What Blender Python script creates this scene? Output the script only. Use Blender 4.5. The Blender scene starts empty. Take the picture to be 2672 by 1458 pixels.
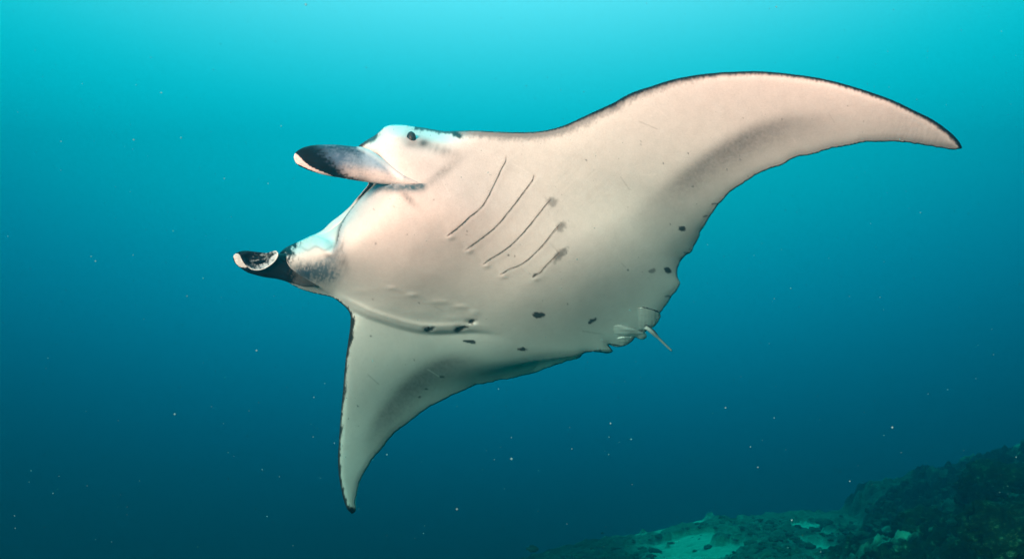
import bpy, bmesh, math, random
import numpy as np
from mathutils import Vector, kdtree

# ------------------------------------------------------------------ camera, world, sun
sc = bpy.context.scene
FPX = 2057.26                       # focal length in pixels of the 2672 px wide photograph
CX, CY = 1336.0, 729.0
cam_d = bpy.data.cameras.new('camera'); cam_d.sensor_width = 36.0
cam_d.lens = 36.0 * FPX / 2672.0; cam_d.clip_start = .05; cam_d.clip_end = 400
cam = bpy.data.objects.new('camera', cam_d); sc.collection.objects.link(cam)
cam.location = (0, 0, 0); cam.rotation_euler = (math.radians(90), 0, 0)
sc.camera = cam

world = bpy.data.worlds.new('World'); sc.world = world; world.use_nodes = True
wn = world.node_tree.nodes; wl = world.node_tree.links
bg = wn['Background']
tc = wn.new('ShaderNodeTexCoord')
dot = wn.new('ShaderNodeVectorMath'); dot.operation = 'DOT_PRODUCT'
AX = Vector((-.01, .50, .86)).normalized()      # where the surface glow comes from: overhead, a little ahead
dot.inputs[1].default_value = AX
mp = wn.new('ShaderNodeMapRange'); mp.inputs[1].default_value = -1; mp.inputs[2].default_value = 1
ramp = wn.new('ShaderNodeValToRGB'); ramp.color_ramp.interpolation = 'B_SPLINE'
WORLD = [(-1.0, (.000, .070, .056)), (-.1, (.000, .046, .046)), (.10, (.000, .020, .028)), (.19, (.000, .036, .054)), (.26, (.000, .060, .098)), (.32, (.000, .096, .165)),
         (.38, (.000, .155, .255)), (.44, (.000, .245, .375)), (.50, (.000, .350, .480)), (.56, (.000, .500, .590)), (.62, (.010, .590, .665)),
         (.68, (.22, .66, .74)), (.76, (1.4, .77, .87)), (.84, (1.5, 1.15, 1.25)), (.92, (1.5, 2.7, 2.8)), (1.0, (1.6, 6.4, 6.5))]
el = ramp.color_ramp.elements
while len(el) > 1: el.remove(el[-1])
for i, (d, c) in enumerate(WORLD):
    e = el[0] if i == 0 else el.new((d + 1) / 2)
    e.position = (d + 1) / 2; e.color = (*[v / 8.0 for v in c], 1)      # ramp colours stop at 1: the scale is given back by the strength
wl.new(tc.outputs['Generated'], dot.inputs[0]); wl.new(dot.outputs['Value'], mp.inputs[0])
wl.new(mp.outputs[0], ramp.inputs[0]); wl.new(ramp.outputs[0], bg.inputs[0])
bg.inputs[1].default_value = .112 * 8.0

strobe_sun_d = bpy.data.lights.new('strobe_sun', 'SUN'); strobe_sun_d.energy = 5.0; strobe_sun_d.angle = math.radians(12.0)
strobe_sun_d.color = (1.0, .116, .092)  # low sun lamp standing in for an unseen strobe beside the camera
strobe_sun = bpy.data.objects.new('strobe_sun', strobe_sun_d); sc.collection.objects.link(strobe_sun)
SUN_DIR = Vector((-.34, -.93, .125)).normalized()        # towards the light
strobe_sun.rotation_euler = SUN_DIR.to_track_quat('Z', 'Y').to_euler()
strobe_sun.location = SUN_DIR * 20

vs = sc.view_settings; vs.view_transform = 'Standard'; vs.look = 'None'; vs.gamma = 1.0
vs.use_curve_mapping = False; vs.exposure = 3.58
cy = sc.cycles
cy.use_denoising = True; cy.volume_bounces = 1; cy.max_bounces = 6; cy.diffuse_bounces = 3
cy.volume_step_rate = 4; cy.sample_clamp_indirect = 6

# ------------------------------------------------------------------ helpers
C = sc.collection
rng = np.random.default_rng(7); random.seed(7)
def sm(x, a, b):
    t = np.clip((np.asarray(x, float) - a) / (b - a), 0, 1); return t * t * (3 - 2 * t)
def _hash(ix, iy, seed):
    h = (ix.astype(np.int64) * 374761393 + iy.astype(np.int64) * 668265263 + seed * 974634777) & 0x7fffffff
    h = ((h ^ (h >> 13)) * 1274126177) & 0x7fffffff
    return ((h ^ (h >> 16)) & 0xffff) / 65535.0
def noise(x, y, seed=0):
    x = np.asarray(x, float); y = np.asarray(y, float)
    ix = np.floor(x); iy = np.floor(y); fx = x - ix; fy = y - iy
    fx = fx * fx * (3 - 2 * fx); fy = fy * fy * (3 - 2 * fy)
    a = _hash(ix, iy, seed); b = _hash(ix + 1, iy, seed); c = _hash(ix, iy + 1, seed); d = _hash(ix + 1, iy + 1, seed)
    return (a * (1 - fx) + b * fx) * (1 - fy) + (c * (1 - fx) + d * fx) * fy
def fbm(x, y, seed=0, o=4):
    s = 0; a = .5; n = 0
    for k in range(o):
        s = s + a * noise(x * 2 ** k, y * 2 ** k, seed + k); n += a; a *= .5
    return s / n
def mesh_obj(name, verts, faces, mat, parent=None, cols=None, smooth=True, attr='pigment'):
    me = bpy.data.meshes.new(name)
    verts = np.asarray(verts, np.float32)
    if isinstance(faces, np.ndarray):
        k = faces.shape[1]; n = len(faces)
        me.vertices.add(len(verts)); me.vertices.foreach_set('co', verts.ravel())
        me.loops.add(n * k); me.loops.foreach_set('vertex_index', faces.astype(np.int32).ravel())
        me.polygons.add(n); me.polygons.foreach_set('loop_start', np.arange(0, n * k, k, dtype=np.int32))
        me.polygons.foreach_set('loop_total', np.full(n, k, np.int32)); me.update(calc_edges=True)
    else:
        me.from_pydata([tuple(v) for v in verts], [], faces)
    if cols is not None:
        a = me.color_attributes.new(attr, 'FLOAT_COLOR', 'POINT')
        cc = np.ones((len(verts), 4), np.float32); cc[:, :3] = cols; a.data.foreach_set('color', cc.ravel())
    me.polygons.foreach_set('use_smooth', np.full(len(me.polygons), smooth))
    me.validate(); me.update()
    o = bpy.data.objects.new(name, me); C.objects.link(o)
    if mat: me.materials.append(mat)
    if parent: o.parent = parent
    return o
def tag(o, label=None, cat=None, group=None, kind=None):
    for k, v in (('label', label), ('category', cat), ('group', group), ('kind', kind)):
        if v: o[k] = v
    return o
def catmull(P, step):
    P = np.asarray(P, float); out = []
    n = len(P)
    for i in range(n - 1):
        p0 = P[max(i - 1, 0)]; p1 = P[i]; p2 = P[i + 1]; p3 = P[min(i + 2, n - 1)]
        # centripetal-ish: limit tangents by the segment length
        L = np.linalg.norm(p2[:2] - p1[:2]) + 1e-9
        def tan(a, b, c):
            la = np.linalg.norm((b - a)[:2]) + 1e-9; lb = np.linalg.norm((c - b)[:2]) + 1e-9
            return ((b - a) / la * lb + (c - b) / lb * la) / (la + lb)
        m1 = tan(p0, p1, p2) if i > 0 else (p2 - p1) / L
        m2 = tan(p1, p2, p3) if i < n - 2 else (p2 - p1) / L
        k = max(1, int(math.ceil(L / step)))
        t = (np.arange(k) / k)[:, None]
        out.append((2*t**3-3*t**2+1)*p1 + (t**3-2*t**2+t)*L*m1 + (-2*t**3+3*t**2)*p2 + (t**3-t**2)*L*m2)
    out.append(P[-1:]); return np.concatenate(out)
def seg_dist(X, Y, poly):
    """distance and signed side (positive to the right-hand / below when going left to right) to an open polyline"""
    best = np.full(X.shape, 1e9); side = np.zeros(X.shape); par = np.zeros(X.shape); acc = 0
    P = np.asarray(poly, float)
    for a, b in zip(P[:-1], P[1:]):
        d = b - a; L2 = d @ d; L = math.sqrt(L2)
        t = np.clip(((X - a[0]) * d[0] + (Y - a[1]) * d[1]) / L2, 0, 1)
        qx = X - a[0] - t * d[0]; qy = Y - a[1] - t * d[1]
        q = np.hypot(qx, qy); m = q < best
        cr = d[0] * (Y - a[1]) - d[1] * (X - a[0])
        side = np.where(m, np.sign(cr), side); par = np.where(m, acc + t * L, par); best = np.where(m, q, best); acc += L
    return best, side * best, par / acc
def inside(X, Y, poly):
    P = np.asarray(poly, float); res = np.zeros(X.shape, bool)
    for (x1, y1), (x2, y2) in zip(P, np.roll(P, -1, 0)):
        if y1 == y2: continue
        c = (Y > min(y1, y2)) & (Y <= max(y1, y2)) & (X < x1 + (Y - y1) * (x2 - x1) / (y2 - y1))
        res ^= c
    return res

# ------------------------------------------------------------------ materials
def new_mat(name):
    m = bpy.data.materials.new(name); m.use_nodes = True
    return m, m.node_tree.nodes, m.node_tree.links, m.node_tree.nodes['Principled BSDF']
def skin_material():
    m, n, l, b = new_mat('manta_skin')
    at = n.new('ShaderNodeAttribute'); at.attribute_name = 'pigment'
    tcn = n.new('ShaderNodeTexCoord')
    nz = n.new('ShaderNodeTexNoise'); nz.inputs['Scale'].default_value = 38; nz.inputs['Detail'].default_value = 8
    nz2 = n.new('ShaderNodeTexNoise'); nz2.inputs['Scale'].default_value = 170; nz2.inputs['Detail'].default_value = 3
    l.new(tcn.outputs['Object'], nz.inputs['Vector']); l.new(tcn.outputs['Object'], nz2.inputs['Vector'])
    r1 = n.new('ShaderNodeMapRange'); r1.inputs[1].default_value = .3; r1.inputs[2].default_value = .7
    r1.inputs[3].default_value = .965; r1.inputs[4].default_value = 1.015
    r2 = n.new('ShaderNodeMapRange'); r2.inputs[1].default_value = .3; r2.inputs[2].default_value = .7
    r2.inputs[3].default_value = .93; r2.inputs[4].default_value = 1.03
    l.new(nz.outputs[0], r1.inputs[0]); l.new(nz2.outputs[0], r2.inputs[0])
    mu = n.new('ShaderNodeMath'); mu.operation = 'MULTIPLY'; l.new(r1.outputs[0], mu.inputs[0]); l.new(r2.outputs[0], mu.inputs[1])
    vm = n.new('ShaderNodeVectorMath'); vm.operation = 'SCALE'
    l.new(at.outputs['Color'], vm.inputs[0]); l.new(mu.outputs[0], vm.inputs['Scale'])
    l.new(vm.outputs[0], b.inputs['Base Color'])
    b.inputs['Roughness'].default_value = .6; b.inputs['Specular IOR Level'].default_value = .08
    bp = n.new('ShaderNodeBump'); bp.inputs['Strength'].default_value = .10; bp.inputs['Distance'].default_value = .004
    l.new(nz2.outputs[0], bp.inputs['Height']); l.new(bp.outputs[0], b.inputs['Normal'])
    return m
SKIN = skin_material()
def plain(name, col, rough=.6, spec=.2):
    m, n, l, b = new_mat(name); tcn = n.new('ShaderNodeTexCoord')
    nz = n.new('ShaderNodeTexNoise'); nz.inputs['Scale'].default_value = 30; nz.inputs['Detail'].default_value = 6
    l.new(tcn.outputs['Object'], nz.inputs['Vector'])
    cr = n.new('ShaderNodeValToRGB'); cr.color_ramp.elements[0].position = .3; cr.color_ramp.elements[1].position = .7
    cr.color_ramp.elements[0].color = (*[c * .7 for c in col], 1); cr.color_ramp.elements[1].color = (*[min(1, c * 1.25) for c in col], 1)
    l.new(nz.outputs[0], cr.inputs[0]); l.new(cr.outputs[0], b.inputs['Base Color'])
    b.inputs['Roughness'].default_value = rough; b.inputs['Specular IOR Level'].default_value = spec
    return m

# ------------------------------------------------------------------ seabed
def make_ground():
    xs = np.concatenate([np.linspace(-23.7, -7, 40)[:-1], np.linspace(-7, 2, 190)[:-1], np.linspace(2, 9, 300)[:-1], np.linspace(9, 23.7, 50)])
    ys = np.concatenate([np.linspace(-.35, 3.5, 24)[:-1], np.linspace(3.5, 13.75, 410)])
    X, Y = np.meshgrid(xs, ys)
    Z, reef = ground_z(X, Y)
    nx, ny = len(xs), len(ys)
    i = np.arange(nx * ny).reshape(ny, nx)
    F = np.stack([i[:-1, :-1], i[:-1, 1:], i[1:, 1:], i[1:, :-1]], -1).reshape(-1, 4)
    V = np.stack([X, Y, Z], -1).reshape(-1, 3)
    r = reef.ravel()
    cols = np.stack([r, r, r], 1)
    return V, F, cols
def ground_z(X, Y):
    edge = 2.25 + .44 * (Y - 5.5) + 1.5 * (fbm(Y * .55 + 3, X * .5, 11, 3) - .5) + 1.0 * (fbm(Y * 1.9, X * 1.7, 15, 4) - .5)
    t = X - edge
    bank = .34 * sm(t, -.08, .45) + .46 * np.clip(t, 0, 3.2) * (1 - .45 * sm(Y, 6.2, 9.5)) + .12 * np.clip(t - 2.5, 0, 10)
    on = sm(t, -.1, .25)
    big = fbm(X * .9, Y * .9, 21, 5) - .5
    crust = np.abs(fbm(X * 3.1 + 9, Y * 3.1, 31, 5) - .5)
    fine = fbm(X * 11, Y * 11, 41, 4) - .5
    patch = np.maximum(sm(fbm(X * .75 + 40, Y * .5, 51, 4), .50, .62), .9 * sm(fbm(X * 2.6 + 4, Y * 1.7, 53, 4), .53, .62))           # low rubble beds on the sand
    patch = np.maximum(patch, .97 * sm(2.9 - X - .10 * (Y - 9) + 1.4 * (fbm(X * .9, Y * .7, 59, 3) - .5), 0, 1.0))  # more rubble to the left; haze fade put into the ground's dark colour
    Z = -3.25 - .24 * np.clip(3.4 - X, 0, 14) - .16 * np.clip(Y - 8, 0, 30) + .10 * (fbm(X * .3, Y * .3, 61, 3) - .5) + .02 * (fbm(X * 4, Y * 4, 71, 3) - .5)
    Z = Z + (1 - on) * patch * (.10 + .22 * crust + .09 * fine)
    Z = Z + on * (bank + .62 * big * sm(t, .1, 1.2) - 1.0 * crust * sm(t, 0, .6) + .16 * fine + .12)
    pocket = sm(fbm(X * 1.9 + 7, Y * 1.6, 57, 4), .55, .66)
    return Z, np.clip(np.maximum(on * (1 - .75 * pocket), patch * (.80 + .17 * sm(2.4 - X, 0, 1))), 0, 1)
def ground_material():
    m, n, l, b = new_mat('seabed_sand_and_reef')
    at = n.new('ShaderNodeAttribute'); at.attribute_name = 'pigment'
    tcn = n.new('ShaderNodeTexCoord')
    def ns(scale, det=6):
        z = n.new('ShaderNodeTexNoise'); z.inputs['Scale'].default_value = scale; z.inputs['Detail'].default_value = det
        z.inputs['Roughness'].default_value = .65; l.new(tcn.outputs['Object'], z.inputs['Vector']); return z
    a, c, d = ns(2.2), ns(9), ns(34)
    sand = n.new('ShaderNodeValToRGB'); e = sand.color_ramp.elements
    e[0].position = .35; e[0].color = (.30, .32, .19, 1); e[1].position = .65; e[1].color = (.46, .48, .31, 1)
    l.new(c.outputs[0], sand.inputs[0])
    rock = n.new('ShaderNodeValToRGB'); e = rock.color_ramp.elements
    e[0].position = .36; e[0].color = (.004, .005, .003, 1); e[1].position = .71; e[1].color = (.40, .39, .25, 1)
    for p, q in ((.48, (.010, .012, .006, 1)), (.56, (.032, .034, .014, 1)), (.63, (.13, .13, .065, 1))):
        k = e.new(p); k.color = q
    mx0 = n.new('ShaderNodeMix'); mx0.data_type = 'FLOAT'; mx0.inputs[0].default_value = .5
    l.new(c.outputs[0], mx0.inputs[2]); l.new(d.outputs[0], mx0.inputs[3])
    l.new(mx0.outputs[0], rock.inputs[0])
    mx = n.new('ShaderNodeMix'); mx.data_type = 'RGBA'
    l.new(at.outputs['Fac'], mx.inputs[0]); l.new(sand.outputs[0], mx.inputs[6]); l.new(rock.outputs[0], mx.inputs[7])
    l.new(mx.outputs[2], b.inputs['Base Color']); b.inputs['Roughness'].default_value = .95; b.inputs['Specular IOR Level'].default_value = .05
    bp = n.new('ShaderNodeBump'); bp.inputs['Strength'].default_value = .8; bp.inputs['Distance'].default_value = .03
    l.new(d.outputs[0], bp.inputs['Height']); l.new(bp.outputs[0], b.inputs['Normal'])
    return m
GROUND = ground_material()
V, F, cols = make_ground()
g = mesh_obj('seabed', V, F, GROUND, None, cols); tag(g, kind='structure')

# coral boulders on the bank
def boulder(name, x, y, r, sq, seed, label):
    bm = bmesh.new(); bmesh.ops.create_icosphere(bm, subdivisions=5, radius=1)
    P = np.array([v.co[:] for v in bm.verts]); T = [[v.index for v in f_.verts] for f_ in bm.faces]; bm.free()
    n1 = fbm(P[:, 0] * 1.6 + seed, P[:, 1] * 1.6 + P[:, 2] * 1.1, seed, 4); n2 = np.abs(fbm(P[:, 0] * 4 + P[:, 2] * 3, P[:, 1] * 4 - P[:, 2] * 2 + seed, seed + 5, 4) - .5)
    n3 = fbm(P[:, 0] * 13 + P[:, 2] * 7, P[:, 1] * 13 + P[:, 2] * 9, seed + 9, 3) - .5
    k = (1 + .9 * (n1 - .5) - .7 * n2 + .16 * n3)[:, None]
    Q = P * k * np.array([r, r * .9, r * sq])
    z, _ = ground_z(np.array([x]), np.array([y]))
    o = mesh_obj(name, Q, T, GROUND, None, np.ones((len(Q), 3)))
    o.location = (x, y, float(z[0]) + r * sq * .25); o.rotation_euler = (0, 0, seed)
    return tag(o, label, 'coral boulder', 'coral boulders on the reef bank')
for a in [(4.05, 6.35, .42, .62, 3, 'large dark coral boulder on the reef bank at the right edge of the picture'),
          (3.15, 6.9, .30, .6, 5, 'rounded coral boulder on the near lip of the reef bank beside the sand tongue'),
          (3.62, 5.75, .30, .5, 8, 'low crusted coral boulder in the bottom right corner'),
          (5.1, 8.2, .50, .7, 12, 'tall shadowy coral boulder high on the bank fading into blue water'),
          (4.25, 8.1, .34, .55, 17, 'middle coral boulder behind the sand tongue where the bank begins')]:
    boulder('coral_boulder', *a)

# loose rubble
def rubble():
    bm = bmesh.new(); bmesh.ops.create_icosphere(bm, subdivisions=1, radius=1)
    P0 = np.array([v.co[:] for v in bm.verts]); T0 = np.array([[v.index for v in f_.verts] for f_ in bm.faces]); bm.free()
    n = 5200
    y = rng.uniform(5.0, 13, n); x = rng.uniform(-3, 8.5, n)
    z, reef = ground_z(x, y)
    keep = (reef > .3) | (rng.random(n) < .06); x, y, z = x[keep], y[keep], z[keep]; n = len(x)
    s = rng.lognormal(-3.6, .55, n)
    V = []; T = []
    for i in range(n):
        j = P0 * (1 + rng.uniform(-.35, .35, P0.shape)) * s[i] * np.array([1.3, 1, .6])
        a = rng.uniform(0, 6.28); ca, sa = math.cos(a), math.sin(a)
        j = np.stack([j[:, 0] * ca - j[:, 1] * sa, j[:, 0] * sa + j[:, 1] * ca, j[:, 2]], 1)
        V.append(j + [x[i], y[i], z[i] + s[i] * .1]); T.append(T0 + i * len(P0))
    o = mesh_obj('coral_rubble', np.concatenate(V), np.concatenate(T), GROUND, None, np.full((n * len(P0), 3), .9), smooth=False)
    tag(o, 'scattered dark coral rubble and stones covering the reef bank and sand', 'rubble', None, 'stuff')
rubble()

# ------------------------------------------------------------------ the manta ray
DW = 3.6
BF = np.array([-0.79007127, -0.56245336, 0.2437901]); BL = np.array([0.57048126, -0.52905473, 0.62821352])
BU = np.array([-0.2243625, 0.63541113, 0.73886004]); BO = np.array([0.0128, 3.24635, 0.01224])
BM = np.stack([BF, BL, BU])          # rows: forward, left, dorsal
def bend(l, f):
    # banked body; twists and rear rise shaped to brighten near wing, dim the rest: wing tips droop, near wing twists leading edge up, far wing leading edge down, rear belly rises to the tail
    x = np.clip(np.abs(l) / DW - .12, 0, None) / .29
    g = DW * np.where(l > 0, -.075 * x ** 1.6, -.075 * x ** 2.2)
    g = g + np.where(l > 0, .35 * sm(l, .35, 1.0) * np.clip(f - .02, -.9, .6), -.36 * sm(-l, .30, 1.05) * np.clip(f - .35, -2, .9))
    return g + .075 * (np.clip(-.10 - f, 0, 1.0) / .75) ** 2
def rays(px, py): return np.stack([(px - CX) / FPX, np.ones_like(px), (CY - py) / FPX], -1)
def solve(px, py, off):
    """point on the bent body sheet, lifted dorsally by off metres, along the sight line of a photograph pixel"""
    px = np.asarray(px, float); py = np.asarray(py, float); r = rays(px, py)
    lo = np.full(px.shape, .8); hi = np.full(px.shape, 7.)
    for _ in range(36):
        m = (lo + hi) / 2; v = (r * m[..., None] - BO) @ BM.T
        up = v[..., 2] - bend(v[..., 1], v[..., 0]) - off > 0
        hi = np.where(up, m, hi); lo = np.where(up, lo, m)
    return r * m[..., None], (r * m[..., None] - BO) @ BM.T
LE_L = [(936,380),(958.5,365),(975.6,355.5),(990,343),(1004,331),(1021,326),(1049.6,326),(1078,330),(1106.5,333.6),(1135,339),(1163,342.7),(1183,342),(1234.6,340.7),(1280,342.7),(1348.5,345),(1431,339),(1473,327),(1514.5,308),(1556,289),(1603,267),(1638,247),(1706,223),(1754,208),(1815,196.5),(1869,190),(1930,187),(1969,186),(2022,189),(2092,197),(2157,208),(2214,223),(2272,241),(2330,262),(2387,289),(2426,308),(2464,333),(2491,356),(2506,375),(2510,387)]
TE_L = [(2499,390),(2445,385),(2387,375),(2330,370),(2272,371),(2214,380),(2168,389),(2118,403),(2068,415),(2053,425),(2007,443),(1969,461),(1938,479),(1907,501),(1892,517),(1876,533),(1865,548),(1850,569),(1840,586),(1828,605),(1819,628.5),(1811,644),(1802,659),(1792,665),(1780,676.5),(1773,690),(1769,700),(1768,714.5),(1770,725),(1776.5,737.5),(1774,743.5),(1765.5,758),(1752,775),(1738,797),(1723,816)]
TE_M = [(1719,826),(1709,845),(1699,853),(1688,862),(1676,872),(1657,878),(1644,889),(1626,900),(1612,902),(1600,900),(1588,899.5),(1595,909),(1599,916),(1591,920.5),(1566,919),(1542,918),(1519,925),(1515,931)]
TE_R = [(1493.5,938),(1464,948),(1421,962),(1385,974.5),(1348,984),(1300,992.6),(1248,1005),(1197,1023),(1158,1042),(1116,1064),(1073,1096),(1026,1134),(992,1175),(962,1213),(941,1253.5),(931,1288),(928,1313),(927,1332),(919,1338)]
LE_R = [(912,1334),(900,1313),(892,1283),(885,1245),(882,1202),(884,1155),(888,1096),(895,1019),(902,938),(909,887),(914,844),(913,818),(905,805),(892,793),(887,789)]
HD_R = [(865,775),(842,770),(816,764),(785,754),(756,739),(735,725),(724,705),(722,684),(730,660),(751,643),(779,630),(808,616),(842,600),(864.6,579),(887,562),(910,542),(927,522),(947,499),(961,479),(956,440)]
segs = [LE_L, TE_L, TE_M, TE_R, LE_R, HD_R]
pts = [p for s in segs for p in s] + [LE_L[0]]
ids = [k for k, s in enumerate(segs) for p in s] + [0]
OUT = catmull(np.array([(p[0], p[1], k) for p, k in zip(pts, ids)], float), 1.0)
OID = np.round(OUT[:, 2]).astype(int); OUT = OUT[:, :2]
# ragged trailing edges
tang = np.gradient(OUT, axis=0); nrm = np.stack([-tang[:, 1], tang[:, 0]], 1) / (np.linalg.norm(tang, axis=1)[:, None] + 1e-9)
s_ = np.arange(len(OUT), dtype=float)
jag = (np.where((OID == 1) | (OID == 3), 1.0, .15))[:, None]
OUT = OUT + nrm * jag * (3.2 * (fbm(s_ / 16, s_ * 0, 81, 3) - .5) + 1.0 * (noise(s_ / 7, s_ * 0 + 3, 83) - .5) + 2.2 * np.clip(noise(s_ / 30, s_ * 0 + 9, 87) - .72, 0, 1) * 4)[:, None]

class Region:
    """grid of pixel samples inside a closed outline, snapped to it"""
    def __init__(s, poly, h):
        s.poly = np.asarray(poly, float); lo = s.poly.min(0) - 3 * h; hi = s.poly.max(0) + 3 * h
        s.xs = np.arange(lo[0], hi[0], h); s.ys = np.arange(lo[1], hi[1], h)
        X, Y = np.meshgrid(s.xs, s.ys); s.h = h
        ins = np.zeros(X.shape, bool)
        P = s.poly; Q = np.roll(P, -1, 0)
        for r, yy in enumerate(s.ys):
            m = ((P[:, 1] <= yy) & (Q[:, 1] > yy)) | ((Q[:, 1] <= yy) & (P[:, 1] > yy))
            if m.any():
                a, b = P[m], Q[m]; xc = np.sort(a[:, 0] + (yy - a[:, 1]) * (b[:, 0] - a[:, 0]) / (b[:, 1] - a[:, 1]))
                ins[r] = (np.searchsorted(xc, s.xs) % 2) == 1
        near = ins.copy()
        for dy in (-1, 0, 1):
            for dx in (-1, 0, 1): near |= np.roll(np.roll(ins, dy, 0), dx, 1)
        kd = kdtree.KDTree(len(P))
        for i, p in enumerate(P): kd.insert((p[0], p[1], 0), i)
        kd.balance()
        D = np.full(X.shape, -99.); IDX = np.zeros(X.shape, int); Xs, Ys = X.copy(), Y.copy(); bnd = np.zeros(X.shape, bool)
        for r, c in zip(*np.nonzero(near)):
            co, i, d = kd.find((X[r, c], Y[r, c], 0)); IDX[r, c] = i
            if d < .5 * h:
                Xs[r, c], Ys[r, c] = co[0], co[1]; bnd[r, c] = True; D[r, c] = 0
            else: D[r, c] = d if ins[r, c] else -d
        ok = (ins & (D > 0)) | bnd
        s.X, s.Y, s.D, s.IDX, s.ok, s.bnd = Xs, Ys, D, IDX, ok, bnd
        vid = np.full(X.shape, -1); vid[ok] = np.arange(ok.sum()); s.vid = vid
        a, b, c, d = vid[:-1, :-1], vid[:-1, 1:], vid[1:, 1:], vid[1:, :-1]
        cnt = (a >= 0).astype(int) + (b >= 0) + (c >= 0) + (d >= 0)
        q = cnt == 4
        T = [np.stack([a[q], b[q], c[q]], 1), np.stack([a[q], c[q], d[q]], 1)]
        for miss, tri in ((a, (b, c, d)), (b, (a, c, d)), (c, (a, b, d)), (d, (a, b, c))):
            k = (cnt == 3) & (miss < 0); T.append(np.stack([t[k] for t in tri], 1))
        T = np.concatenate(T); bf = bnd[ok]
        # drop slivers wholly on the outline whose centre is outside
        allb = bf[T].all(1)
        if allb.any():
            x = s.X[ok][T].mean(1); y = s.Y[ok][T].mean(1)
            out = np.zeros(len(T), bool); out[allb] = ~inside(x[allb], y[allb], s.poly); T = T[~out]
        s.T = T; s.px = s.X[ok]; s.py = s.Y[ok]; s.d = np.maximum(s.D[ok], 0); s.idx = IDX[ok]; s.b = bf
    def blur(s, f, it):
        A = np.zeros(s.X.shape); A[s.ok] = f; W = s.ok.astype(float)
        for _ in range(it):
            N = A.copy(); M = W.copy()
            for dy, dx in ((1, 0), (-1, 0), (0, 1), (0, -1)):
                N += np.roll(np.roll(A * W, dy, 0), dx, 1); M += np.roll(np.roll(W, dy, 0), dx, 1)
            A = np.where(s.ok, N / np.maximum(M, 1e-9), 0)
        return A[s.ok]
    def pillow(s, lam, k=4, it=900):
        """smooth inflation: 0 at the rim, 1 far inside, no ridges"""
        ok = s.ok[::k, ::k]; m = ok.astype(float); p = m.copy() * .5; a = (lam / (s.h * k)) ** 2
        for _ in range(it):
            n = np.roll(p, 1, 0) + np.roll(p, -1, 0) + np.roll(p, 1, 1) + np.roll(p, -1, 1)
            p = (1 + a * n) / (1 + 4 * a) * m
        gx = (s.px - s.xs[0]) / (s.h * k); gy = (s.py - s.ys[0]) / (s.h * k)
        ix = np.clip(gx.astype(int), 0, p.shape[1] - 2); iy = np.clip(gy.astype(int), 0, p.shape[0] - 2); fx = gx - ix; fy = gy - iy
        q = (p[iy, ix] * (1 - fx) + p[iy, ix + 1] * fx) * (1 - fy) + (p[iy + 1, ix] * (1 - fx) + p[iy + 1, ix + 1] * fx) * fy
        return s.blur(q, 14)
    def sheet(s, ventral, dorsal):
        """closed skin: the two layers share the rim"""
        n = len(s.px); dmap = np.arange(n).copy(); inner = ~s.b
        dmap[inner] = n + np.arange(inner.sum())
        V = np.concatenate([ventral, dorsal[inner]])
        return V, np.concatenate([s.T, dmap[s.T][:, ::-1]]), inner

R = Region(OUT, 2.6)
px, py, d = R.px, R.py, R.d
oid = OID[R.idx]
Pm, M0 = solve(px, py, 0.)
fw, lt = M0[:, 0], M0[:, 1]; dep = Pm[:, 1]; dm = d * dep / FPX
al = np.abs(lt)
# ---- the big forms (metres)
head = sm(fw, .45, .72) * (1 - sm(al, .46, .62))
r_off = .085 * head
Rr = .026 + .10 * head
He = .014 + .085 * head
edge = He * np.sqrt(1 - (1 - np.clip(dm / Rr, 0, 1)) ** 2)
rim = 1 - np.exp(-dm / .02)
ph1 = R.pillow(110.) * rim; ph2 = R.pillow(50.) * rim
gl = np.sqrt(lt ** 2 + .02)                     # rounded |lateral|: no keel along the midline
swell = .060 * np.exp(-(lt / .75) ** 2) * ph1 + .016 * ph2
body = (1 - sm(gl, .10, .62)) * sm(fw, -.80, -.05) * ph2
bulge = .135 * body + .035 * (1 - sm(gl, .12, .5)) * sm(fw, .1, .5) * ph2
hv = R.blur(edge + swell + bulge, 10)
# right flank: the belly overhangs the far wing along a crease
CREASE = catmull([(872,778),(890,790),(921.5,805),(964,825),(1007,839),(1049.6,852),(1103.6,863),(1180.5,863),(1240,862),(1330,872)], 8)
cd, cs, cp = seg_dist(px, py, CREASE)
near_c = (1 - sm(px, 1120, 1330)) * sm(px, 868, 900)
below = sm(cs, -2, 8) * (1 - sm(cs, 90, 300))
flank_drop = .62 * R.blur(hv * below * near_c * (cs > -30), 2)
hv = hv - flank_drop + .010 * np.exp(-((cs + 13) / 8) ** 2) * near_c
# the mouth: lower lip stands proud of the upper jaw
LIP = catmull([(1012,477),(1001,479),(987,482),(970,493.5),(950,510.6),(930,530.5),(910,556),(896,579),(887,599),(883,619),(879,636),(870,653),(862,667)], 5)
JAW = [(961,479),(947,499),(927,522),(910,542),(887,562),(864.6,579),(842,600),(808,616),(779,630),(751,643)]
STRIP = list(map(tuple, LIP[::-1])) + [(1010,470),(961,470),(930,500),(840,590),(760,625),(720,650),(740,690),(830,680)]
instr = inside(px, py, STRIP)
ld, lsd, lp = seg_dist(px, py, LIP)
lips = np.where(instr, ld, -ld)
lip_k = (1 - sm(lp, .80, 1.0))
hv = hv - (.105 * sm(lips, -1.5, 6) * (1 - .75 * sm(ld, 10, 70)) - .012 * np.exp(-((lips + 9) / 7) ** 2)) * lip_k * sm(py, 470, 480) * (ld < 140)
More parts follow.
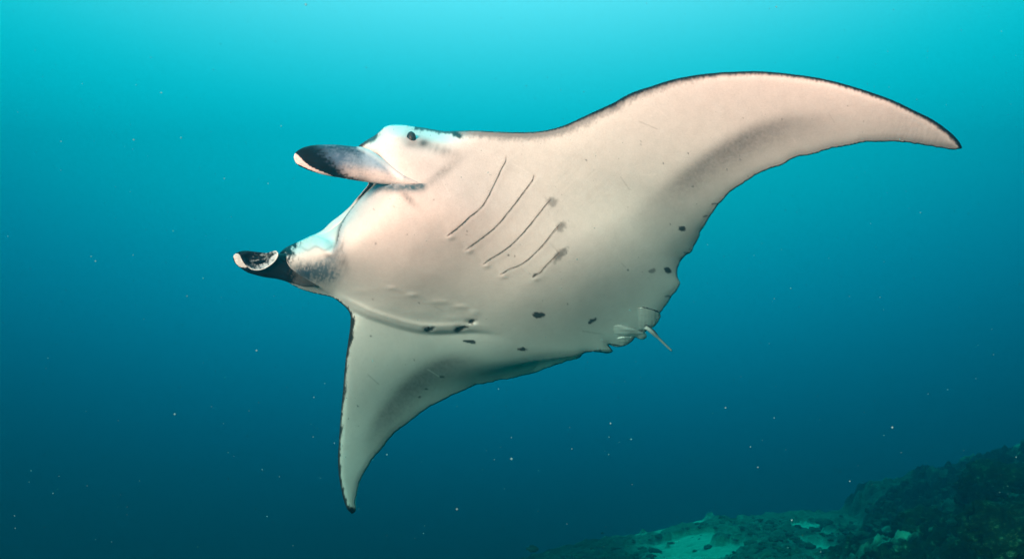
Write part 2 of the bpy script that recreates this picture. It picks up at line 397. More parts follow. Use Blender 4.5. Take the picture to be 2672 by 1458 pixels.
# left gill slits, from the photograph's crop (x0 1100, y0 350, 3.514 px per px)
def z3(L): return [(1100 + x / 3.514, 350 + y / 3.514) for x, y in L]
GILLS = [z3([(773,205),(770,245),(730,320),(690,410),(650,490),(600,590),(540,680),(450,750),(340,850),(230,935)]),
         z3([(1030,372),(1020,410),(960,500),(870,620),(790,720),(700,830),(620,900),(500,990),(400,1060)]),
         z3([(1190,595),(1130,660),(1060,750),(960,870),(850,990),(720,1090),(620,1150),(560,1195)]),
         z3([(1285,815),(1210,895),(1120,1010),(1020,1110),(920,1190),(800,1240),(715,1290)]),
         z3([(1270,1085),(1200,1150),(1130,1215),(1080,1275),(1040,1290),(1015,1315)])]
for k, G in enumerate(GILLS):
    q = catmull(G, 8); gd, gs, gp = seg_dist(px, py, q)
    ends = sm(gp, 0, .06) * (1 - sm(gp, .94, 1.0))
    ante = gs > 0            # flap in front of the slit (towards the mouth)
    flap = np.where(ante, np.exp(-(gd / 30) ** 1.5), 0) * ends
    hv = hv + .0030 * flap * (gd < 110)
    hv = hv + .0007 * np.exp(-((gs + 9) / 8) ** 2) * ends
    ex, ey = q[-1]
    hv = hv + .0035 * np.exp(-(((px - ex - 9) / 10) ** 2 + ((py - ey - 4) / 6) ** 2))
# folds of the far gill flank
FOLD = catmull([(975,745),(1021,749),(1069,765),(1106,776),(1149,785),(1192,795),(1229,810.6),(1262,820)], 8)
fd, fs, fp = seg_dist(px, py, FOLD)
hv = hv + .0016 * np.exp(-(fs / 7) ** 2) * (.25 + 1.3 * fbm(px / 26, py / 40, 97, 2)) * sm(fp, 0, .2) * (1 - sm(fp, .9, 1)) * (fd < 60)
for x, y, a, b, h in [(1021,752,14,5,.006),(1075,770,16,6,.008),(1140,788,24,6,.007),(1200,800,18,6,.008),(1236,818,12,8,.006),(940,760,30,8,.004),(1000,800,40,12,.004),(1090,815,40,12,.005),(1180,830,24,8,.005)]:
    hv = hv + .5 * h * np.exp(-(((px - x) / a) ** 2 + ((py - y) / b) ** 2))
for x, y in ((1118, 859), (1200, 857), (1230, 839)):
    hv = hv - .014 * np.exp(-(((px - x) / 12) ** 2 + ((py - y) / 6) ** 2))
# fine skin creases over the gill muscles and wing root
wr = np.exp(-(((px - 1500) / 120) ** 2 + ((py - 480) / 70) ** 2))
hv = hv + .0006 * wr * (noise((px * .74 - py * .67) / 60, (px * .67 + py * .74) / 5.0, 91) - .5)
hv = hv + .010 * (fbm(px / 150, py / 110, 95, 2) - .5) * ph2 * (1 - sm(al, .5, 1.0))
hv = np.where(R.b, 0, hv)
# the crown of the head and the upper lip roll over towards the back
wtop = np.where((oid == 0) & (px < 1230), sm(px, 950, 1000) * (1 - sm(px, 1130, 1230)), 0) * .12 + np.where((oid == 5) & (py < 690), sm(px, 735, 775) * (1 - sm(px, 900, 950)), 0) * .10
wtop = R.blur(wtop, 8)
roll = wtop * (1 - np.clip(d / 34, 0, 1)) ** 2
r_off = r_off + roll
OFFV = np.where(R.b, r_off, r_off - hv)
VEN, _ = solve(px, py, OFFV)
BASE, _ = solve(px, py, r_off)
hd = R.blur(np.sqrt(np.clip(dm, 0, .04) / .04) * (.012) * sm(d, 0, 30) + .05 * np.exp(-(lt / .8) ** 2) * ph1 + .12 * body * sm(d, 0, 140), 6)
DOR = BASE + BU * np.where(R.b, 0, hd)[:, None]

# ---- pigment
WHITE = np.array([.74, .69, .65]); DARK = np.array([.003, .0038, .0045]); GREY = np.array([.20, .21, .21])
cv = np.tile(WHITE, (len(px), 1))
def mixc(col, w):
    global cv
    w = np.clip(w, 0, 1)[:, None]; cv = cv * (1 - w) + np.asarray(col) * w
streak = noise(px / 3.0 + py / 9.0, py / 14.0, 101); spk = fbm(px / 5, py / 5, 103, 3); grain = fbm(px / 22, py / 22, 105, 4)
GRAY = lambda k: WHITE * k
# grey shading bands towards the rear of both wings
BL_ = catmull([(1650,600),(1700,540),(1740,505),(1790,462),(1840,425),(1907,383),(1984,345),(2042,326),(2130,318),(2230,318)], 12)
bd, bs, bp_ = seg_dist(px, py, BL_)
prof = np.where(bs < 0, np.exp(-(bd / 26) ** 2), np.exp(-(bd / 62) ** 2))
amp = np.interp(bp_, [0, .12, .3, .55, .7, .85, 1], [.0, .32, .82, .95, .72, .36, .0])
mixc(GRAY(.20), prof * amp * (.86 + .3 * (spk - .5)))
BR_ = catmull([(1330,960),(1240,945),(1160,950),(1110,975),(1065,1010),(1030,1050),(1000,1090),(975,1140),(955,1200)], 12)
bd, bs, bp_ = seg_dist(px, py, BR_)
prof = np.where(bs > 0, np.exp(-(bd / 24) ** 2), np.exp(-(bd / 60) ** 2))
amp = np.interp(bp_, [0, .15, .3, .5, .75, .9, 1], [.0, .34, .80, .92, .80, .42, 0])
mixc(GRAY(.18), prof * amp * (.86 + .3 * (spk - .5)))
tipk = sm(px, 2150, 2500); mixc(GRAY(.62), tipk * (.4 + .5 * streak))
tipr = sm(py, 1130, 1320); mixc(GRAY(.7), tipr * .5)
# dark leading-edge margins with brushed inner fringe
jn = (1 + .5 * (streak - .5) * 2) * (.55 + .95 * fbm(px / 45, py / 45, 109, 2))
e0 = R.blur((oid == 0).astype(float), 3) > .5; e4 = oid == 4
wfr = np.interp(px, [1183,1260,1350,1470,1600,1750,1900,2050,2300,2450,2510], [16,22,25,27,26,20,14,12,12,14,16])
wbk = np.interp(px, [1183,1300,1400,1500,1600,1750,1900,2050,2300,2450,2510], [2.5,3,3.5,6,9,8,6.5,6,7,9,10])
on = e0 & (px > 1183)
mixc(GRAY(.25), np.where(on, (1 - sm(d * (1 + .35 * (streak - .5) + .5 * (spk - .5)), wfr * .35, wfr * 1.25)) * .9, 0))
mixc(DARK, np.where(on, 1 - sm(d * (1 + .4 * (streak - .5) + .5 * (spk - .5)), wbk * .5, wbk * 1.5), 0))
wr4 = np.interp(py, [790, 830, 900, 1000, 1200, 1340], [4, 8, 6.5, 4.5, 5, 7])
mixc(DARK, np.where(e4, (1 - sm(d * jn, wr4 * .7, wr4 * 1.5)) * .97, 0))
mixc(GRAY(.14), np.where(np.isin(oid, (1, 3)), (1 - sm(d * jn, 1.0, 3.0)) * .6, 0))
mixc(DARK, np.where(oid == 2, (1 - sm(d, 1.5, 4)) * .9, 0))
mixc(DARK, (np.exp(-(((px - 1772) / 7) ** 2 + ((py - 712) / 16) ** 2))) * 1.2)
mixc(DARK, np.exp(-(((px - 1783) / 10) ** 2 + ((py - 676) / 6) ** 2)) * .8)
for L in ([(1737,773),(1745,772),(1752,776)], [(1858,533),(1866,531),(1876,534)], [(1836,565),(1846,563)], [(1786,660),(1796,659)]):
    a_, _, _ = seg_dist(px, py, L); mixc(DARK, (1 - sm(a_, .8, 2.6)) * .8)
mixc(DARK, 1 - sm(np.hypot(px - 918, (py - 1342) * .6) * (.8 + .4 * spk), 9, 17))
mixc(DARK, 1 - sm(np.hypot(px - 2512, (py - 384)) * (.8 + .4 * spk), 8, 16))
# belly spots
def spot(x, y, a, b, rot=0., k=.92, col=DARK * 2, soft=.18):
    c, s2 = math.cos(rot), math.sin(rot); u = ((px - x) * c + (py - y) * s2) / a; v = (-(px - x) * s2 + (py - y) * c) / b
    rr = np.hypot(u, v) * (1 + 1.1 * (fbm(px / 7, py / 7, 107, 3) - .5))
    mixc(col, (1 - sm(rr, 1 - soft, 1 + soft)) * k)
for sp in [(1404,822,17,8,0),(1544,838,13,4.5,-.5),(1227,891,15,4.5,.06),(1363,911,12,4.5,-.03),(1780,596,9,6,.1),(1701,707,11,6,-.3,.55),(1743,706,11,7,.2),(1154,983,7,3,0,.7),(1112,1015,6,3,0,.7),(1096,1034,4,3,0,.7),(1750,585,2,2,0,.6)]: spot(*sp)
# stained gill openings
for x, y, a, b, rt, k in [(1441,527,13,11,-.8,.55),(1465,590,15,9,-.8,.62),(1462,664,20,9,-.75,.75),(1351,523,6,3,-1,.5),(1396,718,7,3,-.6,.85)]: spot(x, y, a, b, rt, k, GRAY(.16), .55)
for x, y, a, b in [(1118,860,13,5),(1200,858,18,6),(1230,838,9,6)]: spot(x, y, a, b, -.45, .95, DARK, .35)
# head and face
mixc(GRAY(.30), np.exp(-(((px - 1105) / 20) ** 2 + ((py - 374) / 13) ** 2)) * .95)
mixc(DARK, np.exp(-(((px - 1104) / 9) ** 2 + ((py - 374) / 7) ** 2)) * .9)
mixc(GRAY(.45), np.exp(-(((px - 1150) / 50) ** 2 + ((py - 392 - (px - 1150) * .25) / 14) ** 2)) * (.35 + .5 * streak))
mixc(GRAY(.35), np.exp(-(((px - 1075) / 16) ** 2 + ((py - 376) / 9) ** 2)) * .7)
mixc(GRAY(.55), np.exp(-(((px - 1073) / 24) ** 2 + ((py - 361) / 26) ** 2)) * .75)
hd_line = seg_dist(px, py, [(1090,331),(1135,339),(1163,343),(1183,345),(1198,356)])[0]
mixc(DARK, (1 - sm(hd_line * jn, 3, 9)) * .95)
fd_ = seg_dist(px, py, [(930,388),(958,366),(976,356)])[0]; mixc(DARK, (1 - sm(fd_ * jn, 4, 12)) * .95)
mixc(GRAY(.42), np.exp(-(((px - 1155) / 45) ** 2 + ((py - 450 + (px - 1155) * .7) / 15) ** 2)) * (.2 + .8 * spk))
und = seg_dist(px, py, [(985,484),(1030,489),(1070,488),(1098,486)])  # smudge below the fin; its cast shade put into the skin colour
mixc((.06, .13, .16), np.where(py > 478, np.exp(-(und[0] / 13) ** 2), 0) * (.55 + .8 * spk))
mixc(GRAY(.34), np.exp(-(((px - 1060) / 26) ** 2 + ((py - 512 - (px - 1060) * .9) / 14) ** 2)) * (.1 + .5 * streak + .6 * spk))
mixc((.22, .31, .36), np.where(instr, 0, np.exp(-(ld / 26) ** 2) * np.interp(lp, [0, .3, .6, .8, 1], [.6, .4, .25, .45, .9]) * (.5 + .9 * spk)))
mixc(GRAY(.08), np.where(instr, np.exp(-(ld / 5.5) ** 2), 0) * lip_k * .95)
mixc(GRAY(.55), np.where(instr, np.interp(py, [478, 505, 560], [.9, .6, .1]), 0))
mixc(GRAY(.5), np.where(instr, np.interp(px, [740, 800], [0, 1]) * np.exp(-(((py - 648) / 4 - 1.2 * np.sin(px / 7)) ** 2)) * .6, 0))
# far side of the head: white shoulder patch between black fin base and blue-grey cheek
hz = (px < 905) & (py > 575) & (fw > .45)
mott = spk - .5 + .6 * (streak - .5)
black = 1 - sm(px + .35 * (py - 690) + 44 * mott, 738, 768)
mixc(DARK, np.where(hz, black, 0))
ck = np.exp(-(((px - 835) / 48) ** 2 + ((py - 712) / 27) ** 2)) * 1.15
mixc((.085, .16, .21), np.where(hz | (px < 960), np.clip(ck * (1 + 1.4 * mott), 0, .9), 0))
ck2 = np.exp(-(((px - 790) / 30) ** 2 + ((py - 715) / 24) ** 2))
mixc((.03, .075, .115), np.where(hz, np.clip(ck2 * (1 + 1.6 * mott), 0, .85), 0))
mixc(GRAY(.35), np.exp(-(((px - 888) / 20) ** 2 + ((py - 668 - (px - 888) * .8) / 26) ** 2)) * (.1 + .9 * streak))
mixc(GRAY(.3), np.exp(-(((px - 858) / 14) ** 2 + ((py - 668) / 7) ** 2)) * .8)
# specks, scars
rs = np.random.default_rng(31)
for _ in range(90):
    x, y = rs.uniform(880, 2400), rs.uniform(250, 1250); spot(x, y, rs.uniform(1.5, 3.2), rs.uniform(1.3, 2.4), rs.uniform(0, 3), rs.uniform(.25, .7))
for _ in range(46):
    x, y, L_, a_ = rs.uniform(950, 2300), rs.uniform(280, 1150), rs.uniform(12, 55), rs.normal(.55, .35)
    q_, _, t_ = seg_dist(px, py, [(x, y), (x + L_ * math.cos(a_), y + L_ * math.sin(a_))]); kk = (1 - sm(q_, .6, 2.4)) * rs.uniform(.2, .55) * sm(d, 25, 40)
    mixc(GRAY(1.15) if rs.random() < .6 else GRAY(.45), kk)
# faint mottling and dirt everywhere
cv *= (1 - .05 * (grain - .35).clip(0) * 2)[:, None]
cd_ = np.tile(DARK * 2.5, (len(px), 1)) * (.6 + .9 * spk)[:, None]
wk = (sm(wtop, .01, .05) * (1 - sm(d, 20, 60)))[:, None]; cd_ = cd_ * (1 - wk) + WHITE * wk

manta = bpy.data.objects.new('manta_ray', None); C.objects.link(manta); manta.location = tuple(BO + BU * -.2)
tag(manta, 'pale-bellied manta ray with dark spots and drooping wing tips gliding through blue water', 'manta ray')
bpy.context.view_layer.update()
IM = np.array(manta.matrix_world.inverted())
def loc(V): return np.asarray(V) @ IM[:3, :3].T + IM[:3, 3]
Vb, Tb, inner = R.sheet(VEN, DOR)
mesh_obj('body', loc(Vb), Tb, SKIN, manta, np.concatenate([cv, cd_[inner]]))
OG = np.full(R.X.shape, np.nan); OG[R.ok] = OFFV
for _ in range(6):                                   # spread outwards so that samples near the rim are defined
    bad = np.isnan(OG); acc = np.zeros(OG.shape); w = np.zeros(OG.shape)
    for dy, dx in ((1, 0), (-1, 0), (0, 1), (0, -1)):
        q = np.roll(np.roll(OG, dy, 0), dx, 1); g_ = ~np.isnan(q); acc[g_] += q[g_]; w[g_] += 1
    OG = np.where(bad & (w > 0), acc / np.maximum(w, 1), OG)
OG = np.nan_to_num(OG)
def off_at(x, y):
    i = np.clip(((np.asarray(x) - R.xs[0]) / R.h).round().astype(int), 0, len(R.xs) - 1); j = np.clip(((np.asarray(y) - R.ys[0]) / R.h).round().astype(int), 0, len(R.ys) - 1)
    return OG[j, i]
def surf(x, y, lift=0.): return solve(x, y, off_at(x, y) - lift)[0]

# gill slits: thin dark folds
SLIT = plain('gill_slit_skin', (.36, .28, .24), .7)
def slit(path, widths, lift=.0015):
    q = catmull([(x, y, w) for (x, y), w in zip(path, widths)], 3.0)
    p2 = q[:, :2]; t = np.gradient(p2, axis=0); n = np.stack([-t[:, 1], t[:, 0]], 1) / (np.linalg.norm(t, axis=1)[:, None] + 1e-9)
    w = q[:, 2:3] * (.25 + 1.2 * noise(np.arange(len(q)) / 7., np.full(len(q), path[0][0]), 111))[:, None]
    w[0] *= .1; w[-1] *= .1
    a = p2 + n * w; b = p2 - n * w; c = p2
    A, B_, Cc = surf(a[:, 0], a[:, 1], lift), surf(b[:, 0], b[:, 1], lift), surf(c[:, 0], c[:, 1], -.002)
    N = len(q); V = np.concatenate([A, Cc, B_]); i = np.arange(N - 1)
    F_ = np.concatenate([np.stack([i, i + 1, i + 1 + N, i + N], 1), np.stack([i + N, i + 1 + N, i + 1 + 2 * N, i + 2 * N], 1)])
    mesh_obj('gill_slit', loc(V), F_, SLIT, manta)
def wfun(n, a, b, c): return list(np.interp(np.linspace(0, 1, n), [0, .25, .5, 1], [a, b, c, c * .8]))
slit(GILLS[0], wfun(len(GILLS[0]), .4, .7, .8)); slit(GILLS[1], wfun(len(GILLS[1]), .5, 1.2, .9)); slit(GILLS[2], wfun(len(GILLS[2]), 1.2, 1.3, 1.0))
slit(GILLS[3], wfun(len(GILLS[3]), 2.6, 1.8, 1.1)); slit(GILLS[4], wfun(len(GILLS[4]), 3.4, 2.4, 1.2))
SLIT2 = plain('gill_slit_dark', (.03, .03, .03), .7)
SLIT_, SLIT = SLIT, SLIT2
slit([(1103,864),(1112,857),(1119,855),(1129,862)], [1, 2.6, 2.8, 1]); slit([(1182,862),(1196,856),(1213,850)], [1, 3.5, 2]); slit([(1222,844),(1228,837),(1238,833)], [1.5, 3, 1.5])

# sheet-like fins laid over the body
def flap(name, poly, lift_fn, col_fn, thick=.008, h=2.0, parent=manta, base=None, smooth_poly=True):
    P = catmull(list(poly) + [poly[0]], 1.0)[:-1] if smooth_poly else np.asarray(poly, float)
    G = Region(P, h)
    off = (off_at(G.px, G.py) if base is None else base(G.px, G.py)) - lift_fn(G.px, G.py, G.d)
    ve, _ = solve(G.px, G.py, off + np.where(G.b, thick * .5, 0)); do = ve + BU * thick
    V_, T_, inn = G.sheet(ve, do)
    c = col_fn(G.px, G.py, G.d)
    return mesh_obj(name, loc(V_), T_, SKIN, parent, np.concatenate([c, np.tile(DARK * 1.5, (inn.sum(), 1))]))
def pale(x, y, dd, line=None, w=2.4):
    c = np.tile(WHITE, (len(x), 1)) * (.86 + .2 * (fbm(x / 8, y / 8, 121, 3)))[:, None]
    if line is not None:
        k = (1 - sm(seg_dist(x, y, line)[0], w * .6, w * 1.4))[:, None]; c = c * (1 - k) + DARK * k
    return c
flap('pelvic_fin', [(1636,808),(1655,803),(1674,801),(1700,807),(1722,817),(1724,823),(1719.6,835),(1709,850),(1701,856),(1690,862),(1668,860),(1640,850),(1620,830)],
     lambda x, y, dd: -.006 + .016 * sm(x, 1640, 1700), lambda x, y, dd: pale(x, y, dd, [(1660,801),(1674,799.5),(1700,805.5),(1723,815),(1726,823),(1721,836),(1709,852)], 2.6))
flap('pelvic_fin', [(1574,884),(1600,882),(1630,878),(1657,880),(1648,891),(1626,903),(1612,905),(1600,903),(1588,898),(1578,892)],
     lambda x, y, dd: -.006 + .013 * sm(x - .5 * (y - 890), 1590, 1635), lambda x, y, dd: pale(x, y, dd, [(1658,880),(1648,892),(1626,904.5),(1610,906)], 2.6))
flap('clasper', [(1571,847),(1585,842.5),(1607,843),(1634,849),(1663,857),(1687,870.5),(1688,878),(1676,886),(1658,880),(1630,880),(1595,872),(1575,860)],
     lambda x, y, dd: -.006 + .020 * sm(x, 1578, 1640) * (.4 + .6 * sm(dd, 0, 10)), lambda x, y, dd: pale(x, y, dd, [(1571,847),(1585,841.5),(1607,842),(1634,848),(1663,856),(1676,863)], 2.4), thick=.02)
mesh_line = None
# tail
def tube(name, P, rad, mat, parent, cols=None, n=14):
    P = np.asarray(P, float); T = np.gradient(P, axis=0); T /= np.linalg.norm(T, axis=1)[:, None]
    V = []; 
    for p, t, r in zip(P, T, rad):
        a = np.cross(t, [0, 1, .2]); a /= np.linalg.norm(a); b = np.cross(t, a)
        for k in range(n):
            th = 2 * math.pi * k / n; V.append(p + r * (a * math.cos(th) + b * math.sin(th)))
    F_ = [[i * n + k, i * n + (k + 1) % n, (i + 1) * n + (k + 1) % n, (i + 1) * n + k] for i in range(len(P) - 1) for k in range(n)]
    F_ += [list(range(n))[::-1], [(len(P) - 1) * n + k for k in range(n)]]
    V = np.array(V)
    c = None
    if cols is not None: c = cols(V)
    return mesh_obj(name, loc(V), F_, mat, parent, c)
tp = catmull([(1684,852,3.72),(1694,858,3.73),(1701,864,3.75),(1712,875,3.80),(1732,895,3.88),(1752,914,3.96)], 3)
TP = rays(tp[:, 0], tp[:, 1]) * tp[:, 2:3]
u_ = np.linspace(0, 1, len(tp))
def tailcol(V):
    k = sm((V - np.repeat(TP, 14, 0)) @ np.array([.55, .3, .78]), .001, .004)[:, None]
    return np.tile(WHITE * .6, (len(V), 1)) * (1 - k) + DARK * k
tube('tail', TP, np.interp(u_, [0, .25, .42, .48, 1], [.011, .012, .009, .0060, .0050]), SKIN, manta, tailcol)

# cephalic fins: rolled, tapering lobes
def lobe(name, st, col_fn, n=64, step=1.5):
    """stations: top px, bottom px, depth, thickness ratio"""
    S = np.array([(a[0], a[1], b[0], b[1], z, k) for a, b, z, k in st], float)
    mid = (S[:, 0:2] + S[:, 2:4]) / 2
    q = catmull(np.concatenate([mid, S], 1), step); S = q[:, 2:]
    V = []; PXY = []; TH = []
    th = np.linspace(0, 2 * math.pi, n, endpoint=False)
    for s in S:
        a = rays(np.array([s[0]]), np.array([s[1]]))[0] * s[4]; b = rays(np.array([s[2]]), np.array([s[3]]))[0] * s[4]
        c = (a + b) / 2; v = (a - b) / 2; w = np.linalg.norm(v) * s[5]; nd = -c / np.linalg.norm(c)
        ring = c + np.outer(np.cos(th), v) + np.outer(np.sin(th), nd) * w
        V.append(ring); TH.append(th)
    V = np.concatenate(V); TH = np.concatenate(TH); N = len(S)
    i = np.arange(N - 1)[:, None] * n; k = np.arange(n)[None, :]; k2 = (k + 1) % n
    F_ = np.stack([i + k, i + k2, i + n + k2, i + n + k], -1).reshape(-1, 4).tolist() + [list(range(n)), [(N - 1) * n + j for j in range(n)][::-1]]
    X_ = CX + FPX * V[:, 0] / V[:, 1]; Y_ = CY - FPX * V[:, 2] / V[:, 1]
    return V, F_, X_, Y_, np.sin(TH)
def fin_obj(V, F_, c): return mesh_obj('cephalic_fin', loc(V), F_, SKIN, manta, c)
yb = float(surf(np.array([1042.]), np.array([452.]))[0, 1])
sd = lambda x, y: float(surf(np.array([float(x)]), np.array([float(y)]))[0, 1])
LF = [((1092,472),(1104,477),sd(1098,474) + .012, .5), ((1068,462),(1092,480),sd(1080,471) + .008,.45), ((1038,446),(1064,482), sd(1051,464) + .006, .5), ((1004,418),(1035,482), sd(1020,450) + .004, .6), ((975,397),(1007,481), yb + .006, .66), ((947,385),(964,476), yb - .012, .66), ((921,382),(921,470), yb - .045, .64),
      ((879,378),(887,464), yb - .075, .60), ((836,378),(853,458), yb - .105, .56), ((808,380.5),(822,450), yb - .125, .5), ((785,388),(795,440), yb - .14, .46), ((773,397),(777,430), yb - .15, .4), ((768,404),(770,421), yb - .155, .35), ((766.5,410),(767,413), yb - .157, .3)]
V, F_, X_, Y_, fr = lobe('l', LF, None)
def z1(L): return [(580 + x / 3.514, 300 + y / 3.514) for x, y in L]
PATCH = z1([(668,350),(705,378),(745,425),(800,468),(880,508),(985,548),(1010,560),(900,543),(780,492),(690,450),(640,420),(640,370)])
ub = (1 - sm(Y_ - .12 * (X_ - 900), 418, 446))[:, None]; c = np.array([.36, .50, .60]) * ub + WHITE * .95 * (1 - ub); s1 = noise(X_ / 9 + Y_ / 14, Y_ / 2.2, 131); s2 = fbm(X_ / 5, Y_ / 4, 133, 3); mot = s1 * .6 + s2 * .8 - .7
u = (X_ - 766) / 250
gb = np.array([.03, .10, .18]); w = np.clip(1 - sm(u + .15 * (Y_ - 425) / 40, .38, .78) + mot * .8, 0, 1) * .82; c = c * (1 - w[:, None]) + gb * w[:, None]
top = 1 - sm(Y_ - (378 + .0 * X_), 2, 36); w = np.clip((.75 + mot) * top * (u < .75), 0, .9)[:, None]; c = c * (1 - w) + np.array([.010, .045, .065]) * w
w = np.clip(1 - sm(X_ + 1.0 * (415 - Y_) + 38 * mot, 842, 884), 0, 1)[:, None]; c = c * (1 - w) + DARK * w
w = np.clip(1 - sm((480 - Y_) - 6 + .14 * (900 - X_) + 16 * mot, -4, 14), 0, 1) * sm(u, .25, .4) * (1 - sm(u, .6, .85)); c = c * (1 - w[:, None]) + DARK * 2 * w[:, None]
fl = seg_dist(X_, Y_, [(940,384),(975,402),(998,420),(1018,438),(1045,460)])[0]; w = ((1 - sm(fl, 3, 13)) * .8)[:, None]; c = c * (1 - w) + np.array([.80, .80, .80]) * w
inp = inside(X_, Y_, PATCH) & (fr > -.2)
pk = np.where(inp, 1., 0)[:, None]; c = c * (1 - pk) + WHITE * (.8 + .3 * s1)[:, None] * pk
c = np.where((fr < -.2)[:, None], DARK, c)
fin_obj(V, F_, c)
FOLDM = [(947,388),(975,400),(998,416),(1018,434),(1041,454),(1060,466)]

yr = float(surf(np.array([762.]), np.array([700.]))[0, 1])
RF = [((800,652),(830,748), yr + .14, .5), ((770,652),(795,748), yr + .08, .6), ((745,660),(765,740), yr + .03, .6), ((724,663),(728,729), yr + .0, .6), ((690,660),(692,723.5), yr - .03, .6), ((665,656.5),(667,717.5), yr - .05, .6), ((643,654),(647,711), yr - .07, .55),
      ((625.5,656),(629,700), yr - .085, .5), ((614,662),(616,689), yr - .095, .45), ((609,668),(609.5,678), yr - .10, .4), ((608,671),(608.2,673.5), yr - .101, .3)]
V, F_, X_, Y_, fr = lobe('r', RF, None)
s1 = noise(X_ / 6, Y_ / 3, 141); s2 = fbm(X_ / 5, Y_ / 5, 143, 3)
c = np.tile(DARK, (len(V), 1))
w = (sm(X_ + 30 * (s2 - .5) - .2 * (Y_ - 690), 752, 775))[:, None]; c = c * (1 - w) + GRAY(.25) * w
TIP = [(600 + x / 7.156, 640 + y / 7.156) for x, y in [(60,200),(90,160),(140,150),(190,190),(225,260),(260,320),(330,400),(280,415),(170,400),(100,320)]]
pk = (inside(X_, Y_, TIP) & (fr > 0))[:, None].astype(float); c = c * (1 - pk) + WHITE * .85 * (.85 + .3 * s1)[:, None] * pk
rf = fin_obj(V, F_, c)
def z7(L): return [(600 + x / 7.156, 640 + y / 7.156) for x, y in L]
LIPP = z7([(215,255),(190,190),(300,120),(520,125),(700,140),(780,118),(860,103),(900,150),(885,230),(830,310),(740,385),(620,450),(510,470),(410,455),(330,405),(262,330)])
def lipcol(x, y, dd):
    u = (x - 625) / 100; n_ = fbm(x / 5, y / 5, 151, 3) - .5
    k = sm(u + 1.1 * n_ + .25 * (y - 680) / 30, .40, .85)[:, None]
    c = np.array([.010, .016, .02]) * (1 - k) + np.array([.50, .56, .58]) * k
    rim = ((1 - sm(dd, 2.2, 4.2)) * sm(x, 640, 655) * np.maximum(sm(y, 672, 690), sm(x, 706, 718)))[:, None]
    return c * (1 - rim) + np.array([.8, .8, .78]) * rim
G = Region(catmull(LIPP + [LIPP[0]], 1.0)[:-1], 1.6)
yl = np.interp(G.px, [608, 643, 690, 724], [yr - .135, yr - .115, yr - .075, yr - .05]) + .030 * np.clip(1 - G.d / 16, 0, 1) * 0 + .022 * sm(G.d, 1, 18) 
ve = rays(G.px, G.py) * yl[:, None]; do = ve + np.array([0, .008, .002])
V_, T_, inn = G.sheet(ve, do)
lo_ = mesh_obj('fin_lip', loc(V_), T_, SKIN, rf, np.concatenate([lipcol(G.px, G.py, G.d), np.tile(DARK, (inn.sum(), 1))]))

# eye
def eye():
    m, n, l, b = new_mat('eye_dark'); tcn = n.new('ShaderNodeTexCoord'); nz = n.new('ShaderNodeTexNoise'); nz.inputs['Scale'].default_value = 90
    l.new(tcn.outputs['Object'], nz.inputs['Vector']); cr = n.new('ShaderNodeValToRGB'); cr.color_ramp.elements[0].color = (.004, .006, .006, 1); cr.color_ramp.elements[1].color = (.03, .05, .05, 1)
    l.new(nz.outputs[0], cr.inputs[0]); l.new(cr.outputs[0], b.inputs['Base Color']); b.inputs['Roughness'].default_value = .45; b.inputs['Specular IOR Level'].default_value = .2
    bm = bmesh.new(); bmesh.ops.create_uvsphere(bm, u_segments=28, v_segments=18, radius=1)
    P = np.array([v.co[:] for v in bm.verts]); T = [[v.index for v in f_.verts] for f_ in bm.faces]; bm.free()
    p = surf(np.array([1073.]), np.array([360.]))[0]; s = p[1] / FPX
    Q = p + P * np.array([12 * s, 9 * s, 17 * s])
    mesh_obj('eye', loc(Q), T, m, manta)
eye()

# ------------------------------------------------------------------ small fish near the sand
FISH = plain('fish_dark_scales', (.015, .018, .018), .6)
def fish(x, y, depth, length, flip, label):
    p = Vector(rays(np.array([x]), np.array([y]))[0] * depth)
    root = bpy.data.objects.new('reef_fish', None); C.objects.link(root); root.location = p
    tag(root, label, 'fish', 'small fish over the sand')
    N, n = 22, 14; V = []
    for i in range(N):
        t = i / (N - 1); hgt = .27 * math.sin(math.pi * min(1, t * .93 + .04)) ** .7 * (1 - .35 * t); wd = hgt * .45
        for k in range(n):
            a = 2 * math.pi * k / n; V.append(((t - .5) * length * flip * -1 * .84, wd * math.cos(a) * length, hgt * math.sin(a) * length))
    F_ = [[i * n + k, i * n + (k + 1) % n, (i + 1) * n + (k + 1) % n, (i + 1) * n + k] for i in range(N - 1) for k in range(n)] + [list(range(n)), [(N - 1) * n + k for k in range(n)]]
    mesh_obj('body', V, F_, FISH, root)
    def fin(nm, prof, th=.006):
        A = [(a * length * flip, -th * length, b * length) for a, b in prof]; B_ = [(a * length * flip, th * length, b * length) for a, b in prof]; k = len(A)
        mesh_obj(nm, A + B_, [list(range(k)), list(range(k, 2 * k))[::-1]] + [[i, (i + 1) % k, k + (i + 1) % k, k + i] for i in range(k)], FISH, root, smooth=False)
    fin('tail_fin', [(-.36, .05), (-.52, .16), (-.47, 0), (-.52, -.15), (-.36, -.05)])
    fin('dorsal_fin', [(.15, .2), (.05, .30), (-.2, .27), (-.28, .14), (-.1, .18)])
    fin('anal_fin', [(-.02, -.2), (-.15, -.29), (-.28, -.14), (-.1, -.16)])
fish(1390, 1431, 7.6, .135, 1, 'small dark oval fish hovering above the sand at the bottom edge')
fish(1572, 1390, 9.0, .045, -1, 'tiny dark fish right of and above the larger oval fish near the bottom')

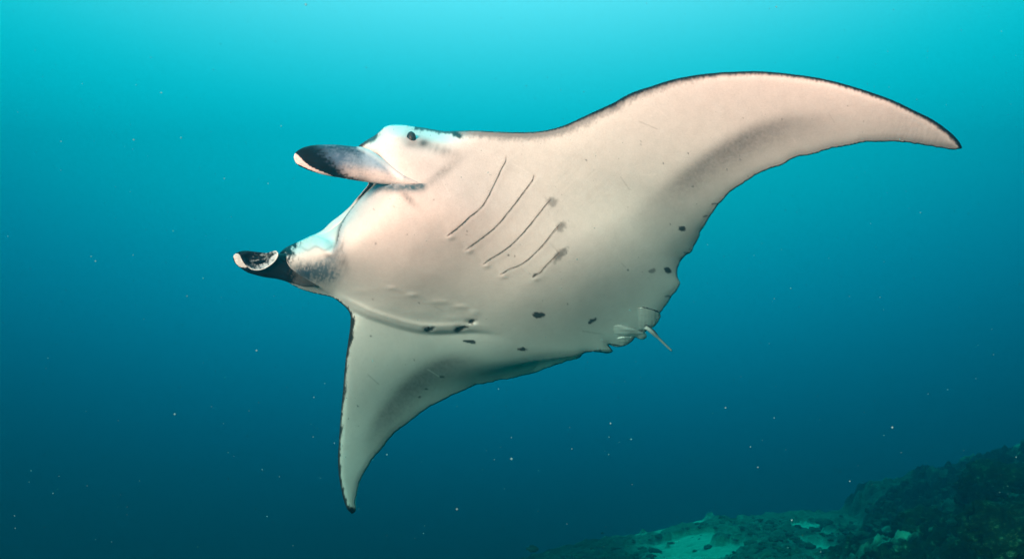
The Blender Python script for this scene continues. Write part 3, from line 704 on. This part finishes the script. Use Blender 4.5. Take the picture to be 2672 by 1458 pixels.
# ------------------------------------------------------------------ drifting particles
PLANK = plain('plankton', (.07, .45, .45), .8)
_n = PLANK.node_tree.nodes; _l = PLANK.node_tree.links; _t = _n.new('ShaderNodeBsdfTransparent'); _m = _n.new('ShaderNodeMixShader'); _m.inputs[0].default_value = .30
_l.new(_t.outputs[0], _m.inputs[1]); _l.new(_n['Principled BSDF'].outputs[0], _m.inputs[2]); _l.new(_m.outputs[0], _n['Material Output'].inputs['Surface'])
def snow():
    P0 = np.array([(1,0,0),(-1,0,0),(0,1,0),(0,-1,0),(0,0,1),(0,0,-1)], float)
    T0 = np.array([(0,2,4),(2,1,4),(1,3,4),(3,0,4),(2,0,5),(1,2,5),(3,1,5),(0,3,5)])
    n = 6500; y = rng.uniform(.7, 8.5, n) ; x = rng.uniform(-.75, .75, n) * y; z = rng.uniform(-.42, .42, n) * y
    ok = (z > -2.6) & (z < 1.05); x, y, z = x[ok], y[ok], z[ok]; n = len(x)
    s = np.minimum(rng.lognormal(-7.45, .62, n), .0040) * np.where(y < 1.5, .6, 1)
    V = (P0[None] * (1 + rng.uniform(-.3, .3, (n, 6, 3))) * s[:, None, None] + np.stack([x, y, z], 1)[:, None]).reshape(-1, 3)
    T = (T0[None] + 6 * np.arange(n)[:, None, None]).reshape(-1, 3)
    o = mesh_obj('marine_snow', V, T, PLANK, None, None)
    tag(o, 'tiny pale plankton specks drifting through all the water', 'plankton', None, 'stuff')
snow()

# ------------------------------------------------------------------ the water itself: even, tinted volume
def haze():
    x0, x1, y0, y1, z0, z1 = -24, 24, -.4, 14, -14, 2.6
    V = [(x, y, z) for z in (z0, z1) for y in (y0, y1) for x in (x0, x1)]
    F_ = [(0,2,3,1),(4,5,7,6),(0,1,5,4),(2,6,7,3),(0,4,6,2),(1,3,7,5)]
    me = bpy.data.meshes.new('haze'); me.from_pydata(V, [], F_); me.update()
    o = bpy.data.objects.new('haze', me); C.objects.link(o)
    m = bpy.data.materials.new('sea_water'); m.use_nodes = True; n = m.node_tree.nodes; l = m.node_tree.links
    n.remove(n['Principled BSDF']); pv = n.new('ShaderNodeVolumePrincipled')
    pv.inputs['Color'].default_value = (.001, .045, .062, 1); pv.inputs['Absorption Color'].default_value = (0, .74, .765, 1)
    pv.inputs['Density'].default_value = .38; pv.inputs['Anisotropy'].default_value = .80
    l.new(pv.outputs[0], n['Material Output'].inputs['Volume']); me.materials.append(m)
    tag(o, 'clear blue-green sea water filling the whole scene', 'water', None, 'stuff')
haze()
